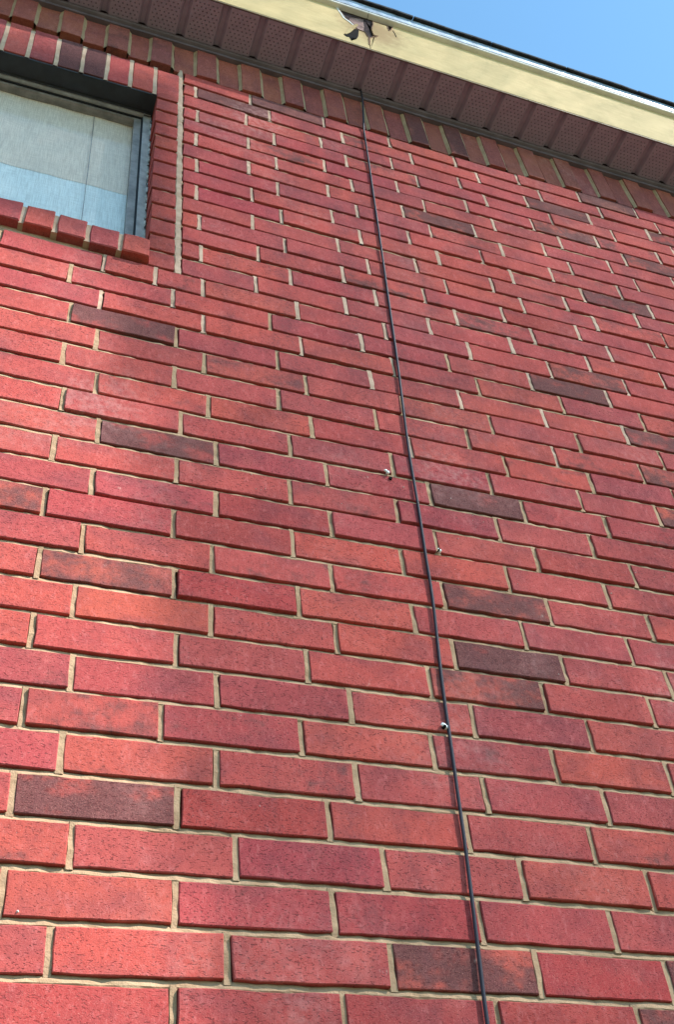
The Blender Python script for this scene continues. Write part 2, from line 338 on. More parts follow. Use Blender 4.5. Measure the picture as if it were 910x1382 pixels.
# ---------------------------------------------------------------- table of the wall's bricks
# per course: the head joints along the wall (in course heights) and, per brick, its kind:
# 0 usual, 1 deep red, 2 orange red, 3 purplish, 4 burnt dark, 5 half burnt, 6 lightly burnt, 7 brown;
# -1 is a brick beyond the photographed part
ROWS = {
 0: ([-11.7, -8.46, -5.22, -1.98, 1.26, 4.5, 7.78, 11.03, 14.26, 17.5, 20.74, 23.98, 27.22, 30.46, 33.7, 36.94, 40.18, 43.42], [-1, -1, -1, -1, 1, 1, 1, 1, 5, -1, -1, -1, -1, -1, -1, -1, -1]),
 1: ([-10.71, -7.48, -4.24, -1.0, 2.25, 5.55, 8.88, 12.14, 15.32, 18.56, 21.8, 25.04, 28.28, 31.52, 34.76, 38.0, 41.24, 44.48], [-1, -1, -1, 0, 0, 0, 5, 1, 4, -1, -1, -1, -1, -1, -1, -1, -1]),
 2: ([-11.67, -8.43, -5.19, -1.95, 1.29, 4.52, 7.77, 11.04, 14.24, 17.48, 20.73, 23.97, 27.21, 30.45, 33.69, 36.93, 40.17, 43.41], [-1, -1, -1, 0, 0, 3, 1, 0, 0, -1, -1, -1, -1, -1, -1, -1, -1]),
 3: ([-10.49, -7.25, -4.01, -0.77, 2.47, 5.76, 9.0, 12.27, 15.54, 18.78, 22.02, 25.26, 28.5, 31.74, 34.98, 38.22, 41.46, 44.7], [-1, -1, -1, 0, 0, 3, 0, 2, 0, -1, -1, -1, -1, -1, -1, -1, -1]),
 4: ([-11.7, -8.46, -5.22, -1.98, 1.26, 4.55, 7.85, 11.14, 14.34, 17.58, 20.82, 24.06, 27.3, 30.54, 33.78, 37.02, 40.26, 43.5], [-1, -1, -1, 0, 4, 1, 2, 0, 0, -1, -1, -1, -1, -1, -1, -1, -1]),
 5: ([-10.84, -7.6, -4.36, -1.12, 2.12, 5.39, 8.61, 11.79, 15.02, 18.26, 21.5, 24.74, 27.98, 31.22, 34.46, 37.7, 40.94, 44.18], [-1, -1, -1, 0, 0, 0, 0, 0, 3, -1, -1, -1, -1, -1, -1, -1, -1]),
 6: ([-11.7, -8.46, -5.22, -1.98, 1.26, 4.16, 7.38, 10.63, 13.89, 17.17, 20.41, 23.65, 26.89, 30.13, 33.37, 36.61, 39.85, 43.09], [-1, -1, -1, 0, 0, 0, 2, 0, 0, 0, -1, -1, -1, -1, -1, -1, -1]),
 7: ([-10.78, -7.54, -4.3, -1.06, 2.18, 5.43, 8.68, 11.88, 15.15, 18.39, 21.63, 24.87, 28.11, 31.35, 34.59, 37.83, 41.07, 44.31], [-1, -1, -1, 0, 3, 3, 0, 3, 0, -1, -1, -1, -1, -1, -1, -1, -1]),
 8: ([-11.74, -8.5, -5.26, -2.02, 1.22, 4.48, 7.68, 10.89, 14.1, 17.36, 20.6, 23.84, 27.08, 30.32, 33.56, 36.8, 40.04, 43.28], [-1, -1, -1, 0, 0, 0, 0, 5, 0, 0, -1, -1, -1, -1, -1, -1, -1]),
 9: ([-10.89, -7.65, -4.41, -1.17, 2.07, 5.32, 8.51, 11.73, 14.97, 18.27, 21.51, 24.75, 27.99, 31.23, 34.47, 37.71, 40.95, 44.19], [-1, -1, -1, 0, 2, 0, 0, 4, 0, 0, -1, -1, -1, -1, -1, -1, -1]),
 10: ([-11.79, -8.55, -5.31, -2.07, 1.17, 4.41, 7.59, 10.76, 14.0, 17.33, 20.57, 23.81, 27.05, 30.29, 33.53, 36.77, 40.01, 43.25], [-1, -1, -1, 0, 6, 1, 2, 0, 0, 0, -1, -1, -1, -1, -1, -1, -1]),
 11: ([-10.84, -7.6, -4.36, -1.12, 2.12, 5.37, 8.58, 11.79, 15.03, 18.35, 21.59, 24.83, 28.07, 31.31, 34.55, 37.79, 41.03, 44.27], [-1, -1, -1, 0, 0, 0, 0, 5, 0, 0, -1, -1, -1, -1, -1, -1, -1]),
 12: ([-11.84, -8.6, -5.36, -2.12, 1.12, 4.36, 7.58, 10.74, 13.97, 17.21, 20.45, 23.7, 26.94, 30.18, 33.42, 36.66, 39.9, 43.14], [-1, -1, -1, 5, 0, 1, 0, 2, 0, 0, -1, -1, -1, -1, -1, -1, -1]),
 13: ([-10.72, -7.48, -4.24, -1.0, 2.24, 5.5, 8.74, 11.92, 15.14, 18.43, 21.67, 24.91, 28.15, 31.39, 34.63, 37.87, 41.11, 44.35], [-1, -1, -1, 0, 0, 1, 0, 0, 1, 0, -1, -1, -1, -1, -1, -1, -1]),
 14: ([-11.79, -8.55, -5.31, -2.07, 1.17, 4.43, 7.64, 10.86, 14.1, 17.3, 20.54, 23.78, 27.02, 30.26, 33.5, 36.74, 39.98, 43.22], [-1, -1, -1, 0, 0, 0, 0, 3, 0, 3, -1, -1, -1, -1, -1, -1, -1]),
 15: ([-10.69, -7.45, -4.21, -0.97, 2.27, 5.54, 8.8, 12.05, 15.2, 18.13, 21.37, 24.61, 27.85, 31.09, 34.33, 37.57, 40.81, 44.05], [-1, -1, -1, 0, 4, 3, 3, 4, 0, 0, -1, -1, -1, -1, -1, -1, -1]),
 16: ([-11.72, -8.48, -5.25, -2.0, 1.24, 4.52, 7.76, 10.98, 14.26, 17.45, 20.38, 23.62, 26.86, 30.1, 33.34, 36.58, 39.82, 43.06], [-1, -1, -1, 0, 0, 0, 0, 3, 0, 0, 5, -1, -1, -1, -1, -1, -1]),
 17: ([-10.87, -7.63, -4.39, -1.15, 2.09, 5.35, 8.52, 11.72, 15.03, 18.14, 21.37, 24.61, 27.85, 31.09, 34.33, 37.57, 40.81, 44.05], [-1, -1, -1, 0, 0, 0, 3, 0, 0, 0, 0, -1, -1, -1, -1, -1, -1]),
 18: ([-11.87, -8.63, -5.39, -2.15, 1.09, 4.32, 7.54, 10.7, 13.88, 17.07, 20.4, 23.64, 26.88, 30.12, 33.36, 36.6, 39.84, 43.08], [-1, -1, -1, 0, 0, 0, 0, 0, 0, 0, 5, -1, -1, -1, -1, -1, -1]),
 19: ([-10.97, -7.73, -4.49, -1.25, 1.99, 5.23, 8.48, 11.74, 14.93, 18.25, 21.57, 24.81, 28.05, 31.29, 34.53, 37.77, 41.01, 44.25], [-1, -1, -1, 0, 0, 0, 0, 0, 0, 0, 0, -1, -1, -1, -1, -1, -1]),
 20: ([-11.83, -8.59, -5.35, -2.11, 1.13, 4.37, 7.61, 10.79, 13.99, 17.19, 20.42, 23.66, 26.9, 30.14, 33.38, 36.62, 39.86, 43.1], [-1, -1, -1, 0, 4, 3, 0, 0, 0, 0, 4, -1, -1, -1, -1, -1, -1]),
 21: ([-10.98, -7.74, -4.5, -1.26, 1.98, 5.22, 8.47, 11.71, 14.85, 18.15, 21.47, 24.71, 27.95, 31.19, 34.43, 37.67, 40.91, 44.15], [-1, -1, -1, 0, 0, 0, 0, 0, 0, 0, 0, -1, -1, -1, -1, -1, -1]),
 22: ([-11.99, -8.75, -5.51, -2.27, 0.97, 4.23, 7.47, 10.69, 13.9, 17.13, 20.34, 23.58, 26.82, 30.06, 33.3, 36.54, 39.78, 43.02], [-1, -1, -1, 0, 0, 0, 0, 3, 0, 4, 2, -1, -1, -1, -1, -1, -1]),
 23: ([-11.01, -7.77, -4.53, -1.29, 1.95, 3.63, 5.22, 8.49, 11.67, 14.91, 18.17, 21.41, 24.65, 27.89, 31.13, 34.37, 37.61, 40.85, 44.09], [-1, -1, 0, 0, 0, 0, 0, 0, 0, 0, 6, 0, -1, -1, -1, -1, -1, -1]),
 24: ([4.38, 7.08, 10.32, 13.52, 16.83, 20.09, 23.39, 26.63, 29.87, 33.11, 36.35, 39.59, 42.83], [0, 0, 3, 0, 0, 2, 0, -1, -1, -1, -1, -1]),
 25: ([4.38, 5.15, 8.38, 11.58, 14.77, 17.98, 21.32, 24.56, 27.8, 31.04, 34.28, 37.52, 40.76, 44.0], [0, 0, 3, 0, 0, 0, 0, -1, -1, -1, -1, -1, -1]),
 26: ([4.38, 7.24, 10.44, 13.65, 16.91, 20.2, 23.58, 26.82, 30.06, 33.3, 36.54, 39.78, 43.02], [0, 0, 0, 0, 1, 0, 0, -1, -1, -1, -1, -1]),
 27: ([4.38, 5.11, 8.3, 11.54, 14.72, 18.01, 21.3, 24.52, 27.76, 31.0, 34.24, 37.48, 40.72, 43.96], [0, 0, 0, 0, 0, 0, 0, 0, -1, -1, -1, -1, -1]),
 28: ([4.38, 7.12, 10.45, 13.65, 16.89, 20.21, 23.58, 26.82, 30.06, 33.3, 36.54, 39.78, 43.02], [0, 0, 0, 0, 0, 0, 0, -1, -1, -1, -1, -1]),
 29: ([4.38, 5.01, 8.27, 11.46, 14.73, 18.0, 21.3, 24.6, 27.84, 31.08, 34.32, 37.56, 40.8, 44.04], [0, 3, 0, 2, 0, 0, 4, 0, -1, -1, -1, -1, -1]),
 30: ([4.38, 7.17, 10.39, 13.63, 16.84, 20.07, 23.39, 26.63, 29.87, 33.11, 36.35, 39.59, 42.83], [0, 0, 0, 2, 0, 0, 0, -1, -1, -1, -1, -1]),
 31: ([4.38, 5.04, 8.26, 11.54, 14.74, 17.97, 21.28, 24.55, 27.8, 31.04, 34.28, 37.52, 40.76, 44.0], [0, 3, 0, 0, 0, 0, 0, 0, -1, -1, -1, -1, -1]),
 32: ([4.38, 7.12, 10.42, 13.68, 16.92, 20.23, 23.53, 26.86, 30.1, 33.34, 36.58, 39.82, 43.06], [0, 0, 2, 4, 0, 0, 0, 0, -1, -1, -1, -1]),
 33: ([4.38, 5.02, 8.3, 11.56, 14.78, 18.05, 21.31, 24.59, 27.83, 31.07, 34.31, 37.55, 40.79, 44.03], [0, 0, 0, 0, 0, 0, 0, 5, -1, -1, -1, -1, -1]),
 34: ([4.38, 7.17, 10.45, 13.72, 16.95, 20.18, 23.46, 26.77, 30.01, 33.25, 36.49, 39.73, 42.97], [3, 0, 3, 0, 0, 5, 0, 0, -1, -1, -1, -1]),
 35: ([4.38, 5.07, 8.33, 11.52, 14.81, 18.09, 21.38, 24.65, 27.95, 31.19, 34.43, 37.67, 40.91, 44.15], [0, 0, 3, 0, 0, 0, 0, 0, 0, -1, -1, -1, -1]),
 36: ([4.38, 7.16, 10.49, 13.74, 17.01, 20.36, 23.67, 26.92, 30.16, 33.4, 36.64, 39.88, 43.12], [0, 0, 3, 0, 0, 4, 0, 4, -1, -1, -1, -1]),
 37: ([4.38, 5.02, 8.24, 11.56, 14.84, 18.12, 21.33, 24.57, 27.8, 31.04, 34.28, 37.52, 40.76, 44.0], [0, 4, 0, 0, 0, 0, 0, 0, 0, -1, -1, -1, -1]),
 38: ([4.38, 7.44, 10.8, 13.91, 17.15, 20.39, 23.66, 26.88, 30.12, 33.36, 36.6, 39.84, 43.08], [0, 7, 0, 0, 0, 0, 7, 0, -1, -1, -1, -1]),
}
ZC = [-0.0372, 0.0525, -0.2558, 0.1143, -0.0835, 0.0301, -0.0457, 0.315, -0.3125, 0.3917]

VJ = 4.375                      # straight joint beside the window
def zcor(u, z):                 # how far the courses wander from dead level
    u = max(-3.5, min(31.0, u)); z = max(0.0, min(40.0, z))
    u = (u-13)/13; z = (z-20)/20
    c = ZC
    return c[0]+c[1]*u+c[2]*z+c[3]*u*u+c[4]*u*z+c[5]*z*z+c[6]*u**3+c[7]*u*u*z+c[8]*u*z*z+c[9]*z**3

# ---------------------------------------------------------------- the house
house = empty("brick_house", P(13, 0, 0) - Vector((0, 0, Z0)), None,
              label="red brick house wall with window, cream fascia and brown vented soffit", category="house")
def H(o):                      # keep world placement under the house's empty
    o.location = o.location - house.location; return o
def houseparent(mb, name, mat, **kw):
    o = mb.build(name, mat, house, **kw); return H(o)

# wall: the mortar body the bricks are bedded in (opening left for the window)
WIN_R = 3.39; WIN_B = 24.35; WIN_T = 36.58; WIN_L = -8.0; REC = 0.22
UL, UR, VT = -60.0, 80.0, 43.2
VB = -Z0/S
wb = MB()
def wall_sheet(mb, u0, u1, v0, v1, du, dv, rough):
    nu = max(1, int((u1-u0)/du)); nv = max(1, int((v1-v0)/dv))
    vs = []; fs = []
    for j in range(nv+1):
        for i in range(nu+1):
            u = u0+(u1-u0)*i/nu; v = v0+(v1-v0)*j/nv
            e = 0 < i < nu and 0 < j < nv
            y = REC + (random.uniform(-rough, rough) if e else 0)
            vs.append(P(u, y, v))
    for j in range(nv):
        for i in range(nu):
            a = j*(nu+1)+i; fs.append((a, a+1, a+nu+2, a+nu+1))
    mb.add(vs, fs)
for u0, u1, v0, v1 in ((WIN_R+0.05, 32, 0, VT), (WIN_L, WIN_R+0.05, 0, WIN_B-0.3), (WIN_L, WIN_R+0.05, WIN_T+0.1, VT),
                       (UL, WIN_L, 0, VT), (32, UR, 0, VT), (UL, UR, VB, 0)):
    wall_sheet(wb, u0, u1, v0, v1, 9, 9, 0)
# bed joints: struck mortar, deep under the upper brick and nearly flush with the lower one
def bed(u0, u1, r, du=0.22):
    n = int((u1-u0)/du); vs = []; fs = []
    prof = ((-0.105, 0.070), (-0.06, 0.046), (0.0, 0.062), (0.05, 0.090), (0.10, 0.125))
    for i in range(n+1):
        u = u0+(u1-u0)*i/n; z = r + zcor(u, r)
        k = random.uniform(-0.018, 0.018)
        for v, y in prof:
            vs.append(P(u, y+k+random.uniform(-0.010, 0.010), z+v+random.uniform(-0.008, 0.008)))
    for i in range(n):
        for k in range(4): fs.append((i*5+k, i*5+k+5, i*5+k+6, i*5+k+1))
    wb.add(vs, [tuple(reversed(f)) for f in fs])
for r in range(-1, 40):
    if r <= 24: bed(-4.5, 33, r)
    elif r < 37: bed(WIN_R+0.02, 33, r)
    else: bed(VJ-0.1, 33, r)
wall = wb.build("wall", M['mortar'], house, fix=False); H(wall)
WOFF = house.location.copy()
def wallchild(name, me, loc, rot=(0, 0, 0), scale=(1, 1, 1), color=None):
    o = bpy.data.objects.new(name, me); COL.objects.link(o); o.parent = wall
    o.location = Vector(loc); o.rotation_euler = rot; o.scale = scale
    if color: o.color = color
    return o
# (the wall's own mesh is in world coordinates less the house's place, so a child's loc is in world coordinates)

core = MB()
core.cbox(UL, UR, 0.9, 2.2, VB, 23.2); core.cbox(UL, WIN_L-0.2, 0.9, 2.2, 23.2, VT); core.cbox(WIN_R+0.7, UR, 0.9, 2.2, 23.2, VT)
core.cbox(WIN_L-0.2, WIN_R+0.7, 0.9, 2.2, WIN_T+0.9, VT)
core.cbox(UL, UR, 60, 61, VB, VT); core.cbox(UL, UL+1, 2.2, 60, VB, VT); core.cbox(UR-1, UR, 2.2, 60, VB, VT)
co = core.build("wall_core", M['backing'], wall)

# brick meshes: sawn-looking boxes with uneven, slightly worn arrises
def brick_mesh(w, h, d, rnd, nl=6, ns=2, jit=0.0009, bev=0.0012):
    out = []
    for i in range(nl): out.append((-w/2 + w*i/nl, -h/2))
    for i in range(ns): out.append((w/2, -h/2 + h*i/ns))
    for i in range(nl): out.append((w/2 - w*i/nl, h/2))
    for i in range(ns): out.append((-w/2, h/2 - h*i/ns))
    ring = [(x + rnd.uniform(-jit, jit), z + rnd.uniform(-jit, jit)) for x, z in out]
    ring = [(x*(1-rnd.uniform(.008, .02)), z*(1-rnd.uniform(.03, .07))) if rnd.random() < .09 else (x, z) for x, z in ring]   # small chips
    n = len(ring); vs = []
    for x, z in ring:            # face ring
        k = bev*rnd.uniform(0.7, 1.6)
        vs.append((x*(1-2*k/w), rnd.uniform(-0.0003, 0.0003), z*(1-2*k/h)))
    for x, z in ring: vs.append((x, bev*rnd.uniform(0.7, 1.5), z))
    for x, z in ring: vs.append((x, d, z))
    fs = [tuple(range(n))]
    for a in (0, 1):
        for i in range(n):
            j = (i+1) % n; fs.append((a*n+i, (a+1)*n+i, (a+1)*n+j, a*n+j))
    fs.append(tuple(range(3*n-1, 2*n-1, -1)))
    me = mesh_from("brick", vs, fs, M['brick'])
    return me
rb = random.Random(11)
BH = 0.0655; HJ = 0.0105
STRETCH = [brick_mesh(0.2365, BH, 0.06, rb) for _ in range(18)]
HALF = [brick_mesh(0.11, BH, 0.06, rb, nl=3) for _ in range(6)]
STUB = [brick_mesh(0.05, BH, 0.06, rb, nl=2) for _ in range(6)]
HEAD = [brick_mesh(0.0655, BH, 0.078, rb, nl=2) for _ in range(6)]
TALL = [brick_mesh(0.0685, 0.18, 0.06, rb, nl=2, ns=4) for _ in range(6)]
SILL = [brick_mesh(0.0675, 0.074, 0.125, rb, nl=2, ns=2, jit=0.0016, bev=0.003) for _ in range(6)]

def tone(kind, r=rb):
    j = lambda a, b: r.uniform(a, b)
    if kind == 2:  c = (j(.39, .44), j(.064, .076), j(.050, .058)); a = j(.12, .25)
    elif kind == 1: c = (j(.30, .35), j(.042, .050), j(.039, .045)); a = j(.10, .22)
    elif kind == 3: c = (j(.30, .35), j(.046, .055), j(.050, .058)); a = j(.26, .36)
    elif kind == 4: c = (j(.34, .40), j(.060, .075), j(.05, .06)); a = j(.70, .84)
    elif kind == 5: c = (j(.38, .44), j(.07, .085), j(.052, .06)); a = j(.60, .68)
    elif kind == 6: c = (j(.36, .42), j(.07, .085), j(.055, .065)); a = j(.58, .64)
    elif kind == 7: c = (j(.20, .24), j(.075, .09), j(.06, .07)); a = j(.62, .72)
    else:
        t = r.random(); a = j(.10, .34) if r.random() < .8 else j(.36, .52)
        c = (0.335+0.085*t+j(-.02, .02), 0.056+0.014*t+j(-.003, .004), 0.057-0.003*t+j(-.003, .003))
    return (c[0], c[1], c[2], a)

strips = MB(); lime = MB()      # pointing in the head joints, fuller than the beds
def head_strip(u, v0, v1, wide=0.075, y=0.03, mb=None):
    mb = mb or strips
    vs = []; fs = []; n = 5; w0 = random.uniform(-.02, .02)
    for i in range(n+1):
        v = v0+(v1-v0)*i/n; u = u + random.uniform(-.012, .012)
        a = wide*random.uniform(0.9, 1.15); c = wide*random.uniform(0.9, 1.15); yy = y + random.uniform(-0.015, 0.015)
        vs += [P(u-a, yy+0.05, v), P(u-a*0.75, yy, v), P(u+c*0.75, yy+random.uniform(-.008, .008), v), P(u+c, yy+0.05, v)]
    for i in range(n):
        for k in range(3): fs.append((i*4+k, i*4+k+1, i*4+k+5, i*4+k+4))
    mb.add(vs, fs)

far = MB()
def far_brick(u0, u1, v):
    a = P(u0+0.07, 0, v+0.07); b = P(u1-0.07, 0.6, v+0.93)
    far.box(a, b)
for r, (xs, code) in ROWS.items():
    for i, ch in enumerate(code):
        u0, u1 = xs[i], xs[i+1]
        if ch < 0:
            if u1 < UR: far_brick(u0, u1, r)
            continue
        g0 = HJ/2/S*(1.9 if r >= 24 and abs(u0-VJ) < .01 else random.uniform(0.85, 1.15)); g1 = HJ/2/S*random.uniform(0.85, 1.15)
        a, b = u0+g0, u1-g1
        w = (b-a)*S; um = (a+b)/2; vm = r+0.5+zcor(um, r+0.5)
        slope = (zcor(b, r+.5)-zcor(a, r+.5))/(b-a)
        if w > 0.16: me = rb.choice(STRETCH); bw = 0.2365
        elif w > 0.08: me = rb.choice(HALF); bw = 0.11
        else: me = rb.choice(STUB); bw = 0.05
        fl = rb.choice((1, -1))
        p = P(um, 0, vm); p.y += rb.uniform(-0.0022, 0.0018); p.z += rb.uniform(-0.0008, 0.0008)
        # alike meshes are turned end for end half the time so neighbours differ
        o = wallchild("brick", me, p, (rb.uniform(-.022, .022), -slope + rb.uniform(-.004, .004), rb.uniform(-.008, .008)),
                      (w/bw, 1, rb.uniform(0.985, 1.015)), tone(ch))
        if ch == 4: o['label'] = "dark burnt brick"
        elif ch in (5, 6): o['label'] = "red brick with dark scorched patches"
        if (r < 24 or abs(u1-VJ) > .01) and i+1 < len(xs):
            up = r > 21 + random.uniform(-5, 3)
            head_strip(u1, r+0.0+zcor(u1, r+.5), r+1.0+zcor(u1, r+.5), random.uniform(.075, .1), random.choice((0.01, 0.02, 0.03, 0.04)) if up else random.uniform(.03, .055), lime if up else strips)
# the rest of the courses below and beside, out of the photograph
r = -1
while r*S+Z0 > -0.02:
    u = UL + (0.5 if r % 2 else 0)*3.24
    while u < UR: far_brick(u, u+3.24, r); u += 3.24
    r -= 1
for r in range(0, 43):
    xs = ROWS[r][0] if r in ROWS else [0.0]
    u = xs[-1] if r in ROWS else 33.0
    while u < UR: far_brick(u, u+3.24, r); u += 3.24
    u = xs[0] if r <= 23 else WIN_L - 0.2
    while u > UL: far_brick(u-3.24, u, r); u -= 3.24
fo = far.build("brick", M['brick'], wall, kind="stuff"); fo.color = (0.36, 0.055, 0.05, 0.2)
so_strips = strips

# stack of header bricks up the window's right side
for k, v in enumerate(range(24, 37)):
    top = min(v+1, WIN_T+0.02)
    h = (top-v)
    um = (WIN_R+VJ-0.12)/2; w = (VJ-0.12-WIN_R)*S
    vm = v+h/2+zcor(um, v+.5)
    c = tone(2 if k % 3 else 0); c = (c[0]*0.98, c[1], c[2], 0.18 if k not in (3, 9) else 0.42)
    o = wallchild("header_brick", rb.choice(HEAD), P(um+rb.uniform(-.02, .02), 0, vm), (0, 0.012, 0), (w/0.0655, 1, (h*S-0.0105)/BH), c)
# wide lumpy joint between that stack and the coursed bricks
nseg = 90
vs = []; fs = []
for i in range(nseg+1):
    v = 23.98 + (39.05-23.98)*i/nseg
    if v > WIN_T+0.1: a = 0.11
    else: a = 0.13
    l = VJ-a*random.uniform(0.75, 1.1)-0.02; r_ = VJ+a*random.uniform(0.7, 1.15)
    y = random.uniform(-0.005, 0.03)
    z = v + zcor(VJ, v)
    vs += [P(l, y+0.06, z), P(l+0.04, y, z), P(r_-0.04, y+random.uniform(-.01, .01), z), P(r_, y+0.06, z)]
for i in range(nseg):
    for k in range(3): fs.append((i*4+k, i*4+k+1, i*4+k+5, i*4+k+4))
lime.add(vs, fs)

# soldier bricks over the window
SJ = [-8.1, -7.05, -5.98, -4.92, -3.86, -2.79, -1.79, -0.71, 0.31, 1.29, 2.28, 3.29, 4.37]
for i in range(len(SJ)-1):
    a, b = SJ[i]+0.085, SJ[i+1]-0.085; um = (a+b)/2
    v0, v1 = 36.70, 38.93+0.065*(4.2-um)
    c = tone(3 if rb.random() < .3 else 0); c = (c[0]*1.08, c[1]*1.2, c[2]*1.2, 0.1)
    if i in (7, 8): c = (0.16, 0.06, 0.075, 1.0)
    o = wallchild("soldier_brick", rb.choice(TALL), P(um, 0, (v0+v1)/2), (0, rb.uniform(-.008, .008), 0), ((b-a)*S/0.0685, 1, (v1-v0)*S/0.18), c)
    head_strip(SJ[i], 36.6, 39.1, 0.1, 0.006, lime)
# dentil course under the soffit: every other brick stands proud
DC = [-6.2, -4.24, -2.29, -0.35, 1.60, 3.49, 5.49, 7.51, 9.45, 11.46, 13.45, 15.5, 17.5, 19.47, 21.5, 23.5, 25.47, 27.53, 29.5, 31.5]
for i, u in enumerate(DC):
    for proud in (True, False):
        um = u if proud else (u + (DC[i+1] if i+1 < len(DC) else u+2))/2
        w = 0.86*S
        v0 = 39.02 + zcor(max(um, 4.2), 39.0)*0.7 + max(0, 4.2-um)*0.065; v1 = 42.28
        c = tone(0); c = (c[0]*0.78, c[1]*1.35, c[2]*1.15, c[3])
        if proud and u in (15.5, 17.5): c = (c[0], c[1], c[2], 0.75)
        y = -0.135 if proud else 0.0
        o = wallchild("dentil_brick", rb.choice(TALL), P(um, y+rb.uniform(-.02, .02), (v0+v1)/2), (0, rb.uniform(-.01, .01), 0), (w/0.0685, 1, (v1-v0)*S/0.18), c)
        if proud:                 # mortar smeared from the proud brick back to its flush neighbours
            for sg in (-1, 1):
                q = []; ns = 6
                for t in range(ns+1):
                    v = v0-0.02+(v1-v0)*t/ns; g = random.uniform(0.05, 0.10)
                    q += [P(um+sg*0.40, -0.075, v), P(um+sg*(0.45+g*.2), -0.070+random.uniform(-.02, .01), v), P(um+sg*(0.46+g*.6), -0.035+random.uniform(-.02, .01), v), P(um+sg*(0.5+g), 0.02, v)]
                strips.add(q, [(t*4+m, t*4+m+1, t*4+m+5, t*4+m+4) for t in range(ns) for m in range(3)])
# sloping rowlock sill
SI = [-7.0, -5.96, -4.91, -3.86, -2.81, -1.76, -0.72, 0.31, 1.35, 2.41, 3.43]
SR = radians(3)
for i in range(len(SI)-1):
    a, b = SI[i]+0.075, SI[i+1]-0.075
    c = tone(0); c = (c[0], c[1]*1.15, c[2]*1.15, 0.16 if i != len(SI)-2 else 0.42)
    cen = P((a+b)/2, -0.27+rb.uniform(-.03, .03), 24.60+0.07*(3.4-(a+b)/2)+rb.uniform(-.03, .03))
    o = wallchild("sill_brick", rb.choice(SILL), cen, (SR, rb.uniform(-.015, .015), rb.uniform(-.015, .015)), ((b-a)*S/0.0675, 1, 1), c)
sj = MB()
for u in SI[1:-1]:
    m = Matrix.Translation(P(u, -0.20, 24.58+0.07*(3.4-u))) @ Euler((SR, 0, 0)).to_matrix().to_4x4()
    q = MB(); q.box((-0.008, 0, -0.036), (0.008, 0.10, 0.034))
    sj.add([m @ v for v in q.v], q.f)
sj.cbox(WIN_L, WIN_R+0.3, 0.12, 0.9, 23.85, 24.6)
sj.build("sill_joint", M['lime'], wall)
so = strips.build("head_joint", M['mortar'], wall, fix=False, kind="stuff")
lo = lime.build("pointing", M['lime'], wall, fix=False, kind="stuff")

# little lime splashes thrown on the bricks
sp = MB()
def splash(u, v, rx, rz, y=-0.018):
    n = 9; vs = [P(u, y-0.01, v)]
    for k in range(n):
        a = 2*pi*k/n; q = random.uniform(0.65, 1.2)
        vs.append(P(u+rx*q*cos(a), y+0.03, v+rz*q*sin(a)))
    sp.add(vs, [(0, 1+k, 1+(k+1) % n) for k in range(n)])
for u, v, d in ((14.17, 18.80, 10), (14.16, 18.28, 8), (12.72, 15.44, 14), (12.61, 15.85, 6), (11.22, 15.56, 6), (10.34, 14.50, 7), (12.44, 14.53, 4), (12.75, 14.64, 4), (13.35, 14.89, 5), (13.65, 14.69, 5), (13.34, 14.39, 4), (12.85, 14.28, 4), (12.58, 14.60, 3), (13.30, 14.67, 4), (12.66, 13.80, 4), (12.31, 12.52, 12), (12.42, 12.77, 10), (12.78, 12.50, 6), (13.34, 12.83, 5), (10.22, 12.46, 5), (12.87, 16.26, 5), (13.07, 18.78, 5), (9.14, 14.36, 4), (6.01, 14.94, 7), (6.27, 14.98, 7), (6.54, 14.89, 6), (6.64, 14.33, 5), (6.91, 14.40, 5), (6.78, 14.33, 4), (14.74, 9.34, 12), (13.71, 8.31, 10), (13.69, 7.89, 9), (13.69, 7.74, 7), (5.96, 6.88, 6), (6.31, 4.67, 7), (14.24, 12.39, 6), (18.56, 13.68, 8), (17.39, 12.65, 7), (19.59, 13.70, 9), (1.43, 3.63, 6), (1.62, 2.10, 8), (1.27, 3.10, 7)):
    splash(u, v, d*0.0034, d*0.0036)
for k in range(5):          # a crumb of mortar along one brick's lower edge
    splash(9.65+0.13*k, 18.24-0.012*k, 0.10, 0.035)

sp.build("mortar_splash", M['splash'], wall, fix=True, kind="stuff")

# ---------------------------------------------------------------- window
wf = MB()
y0 = 1.0
wf.cbox(3.05, WIN_R-0.02, y0, y0+0.9, WIN_B-0.6, WIN_T-0.02)          # right jamb of the frame
wf.cbox(WIN_L, 3.05, 0.93, 1.06, WIN_T-0.16, WIN_T-0.02)              # head
wf.cbox(WIN_L, 3.05, y0+0.02, y0+0.9, WIN_B-0.6, WIN_B-0.2)
wf.cbox(WIN_L-0.3, WIN_L, y0, y0+0.9, WIN_B-0.6, WIN_T-0.02)
window = wf.build("window", M['alu'], house); H(window)
def W(mb, name, mat, **kw): return mb.build(name, mat, window, **kw)
b = MB(); b.cbox(WIN_L, WIN_R+0.7, 0.06, 1.9, WIN_T, WIN_T+0.10); b.cbox(WIN_L, WIN_R-0.03, 0.84, 0.90, WIN_T-0.10, WIN_T); W(b, "lintel", M['steel'])
b = MB(); b.cbox(WIN_L, WIN_R-0.06, 0.90, 0.93, WIN_T-0.13, WIN_T-0.02); W(b, "head_flange", M['alu2'])
b = MB(); b.cbox(WIN_L, 3.02, 1.06, 1.12, WIN_T-0.24, WIN_T-0.02); b.cbox(3.0, 3.05, 1.02, 1.3, WIN_B-0.5, WIN_T-0.2); W(b, "track", M['gasket'])
b = MB(); b.cbox(2.70, 2.985, 1.12, 1.5, WIN_B-0.5, WIN_T-0.22); b.cbox(WIN_L, 2.70, 1.14, 1.5, WIN_T-0.33, WIN_T-0.20); W(b, "sash", M['alu2'])
b = MB()
n = 40; pts = [P(WIN_R-0.03+random.uniform(-.02, .02), 0.97, WIN_B-0.3+(WIN_T-0.5-WIN_B+0.3)*i/n) for i in range(n+1)]
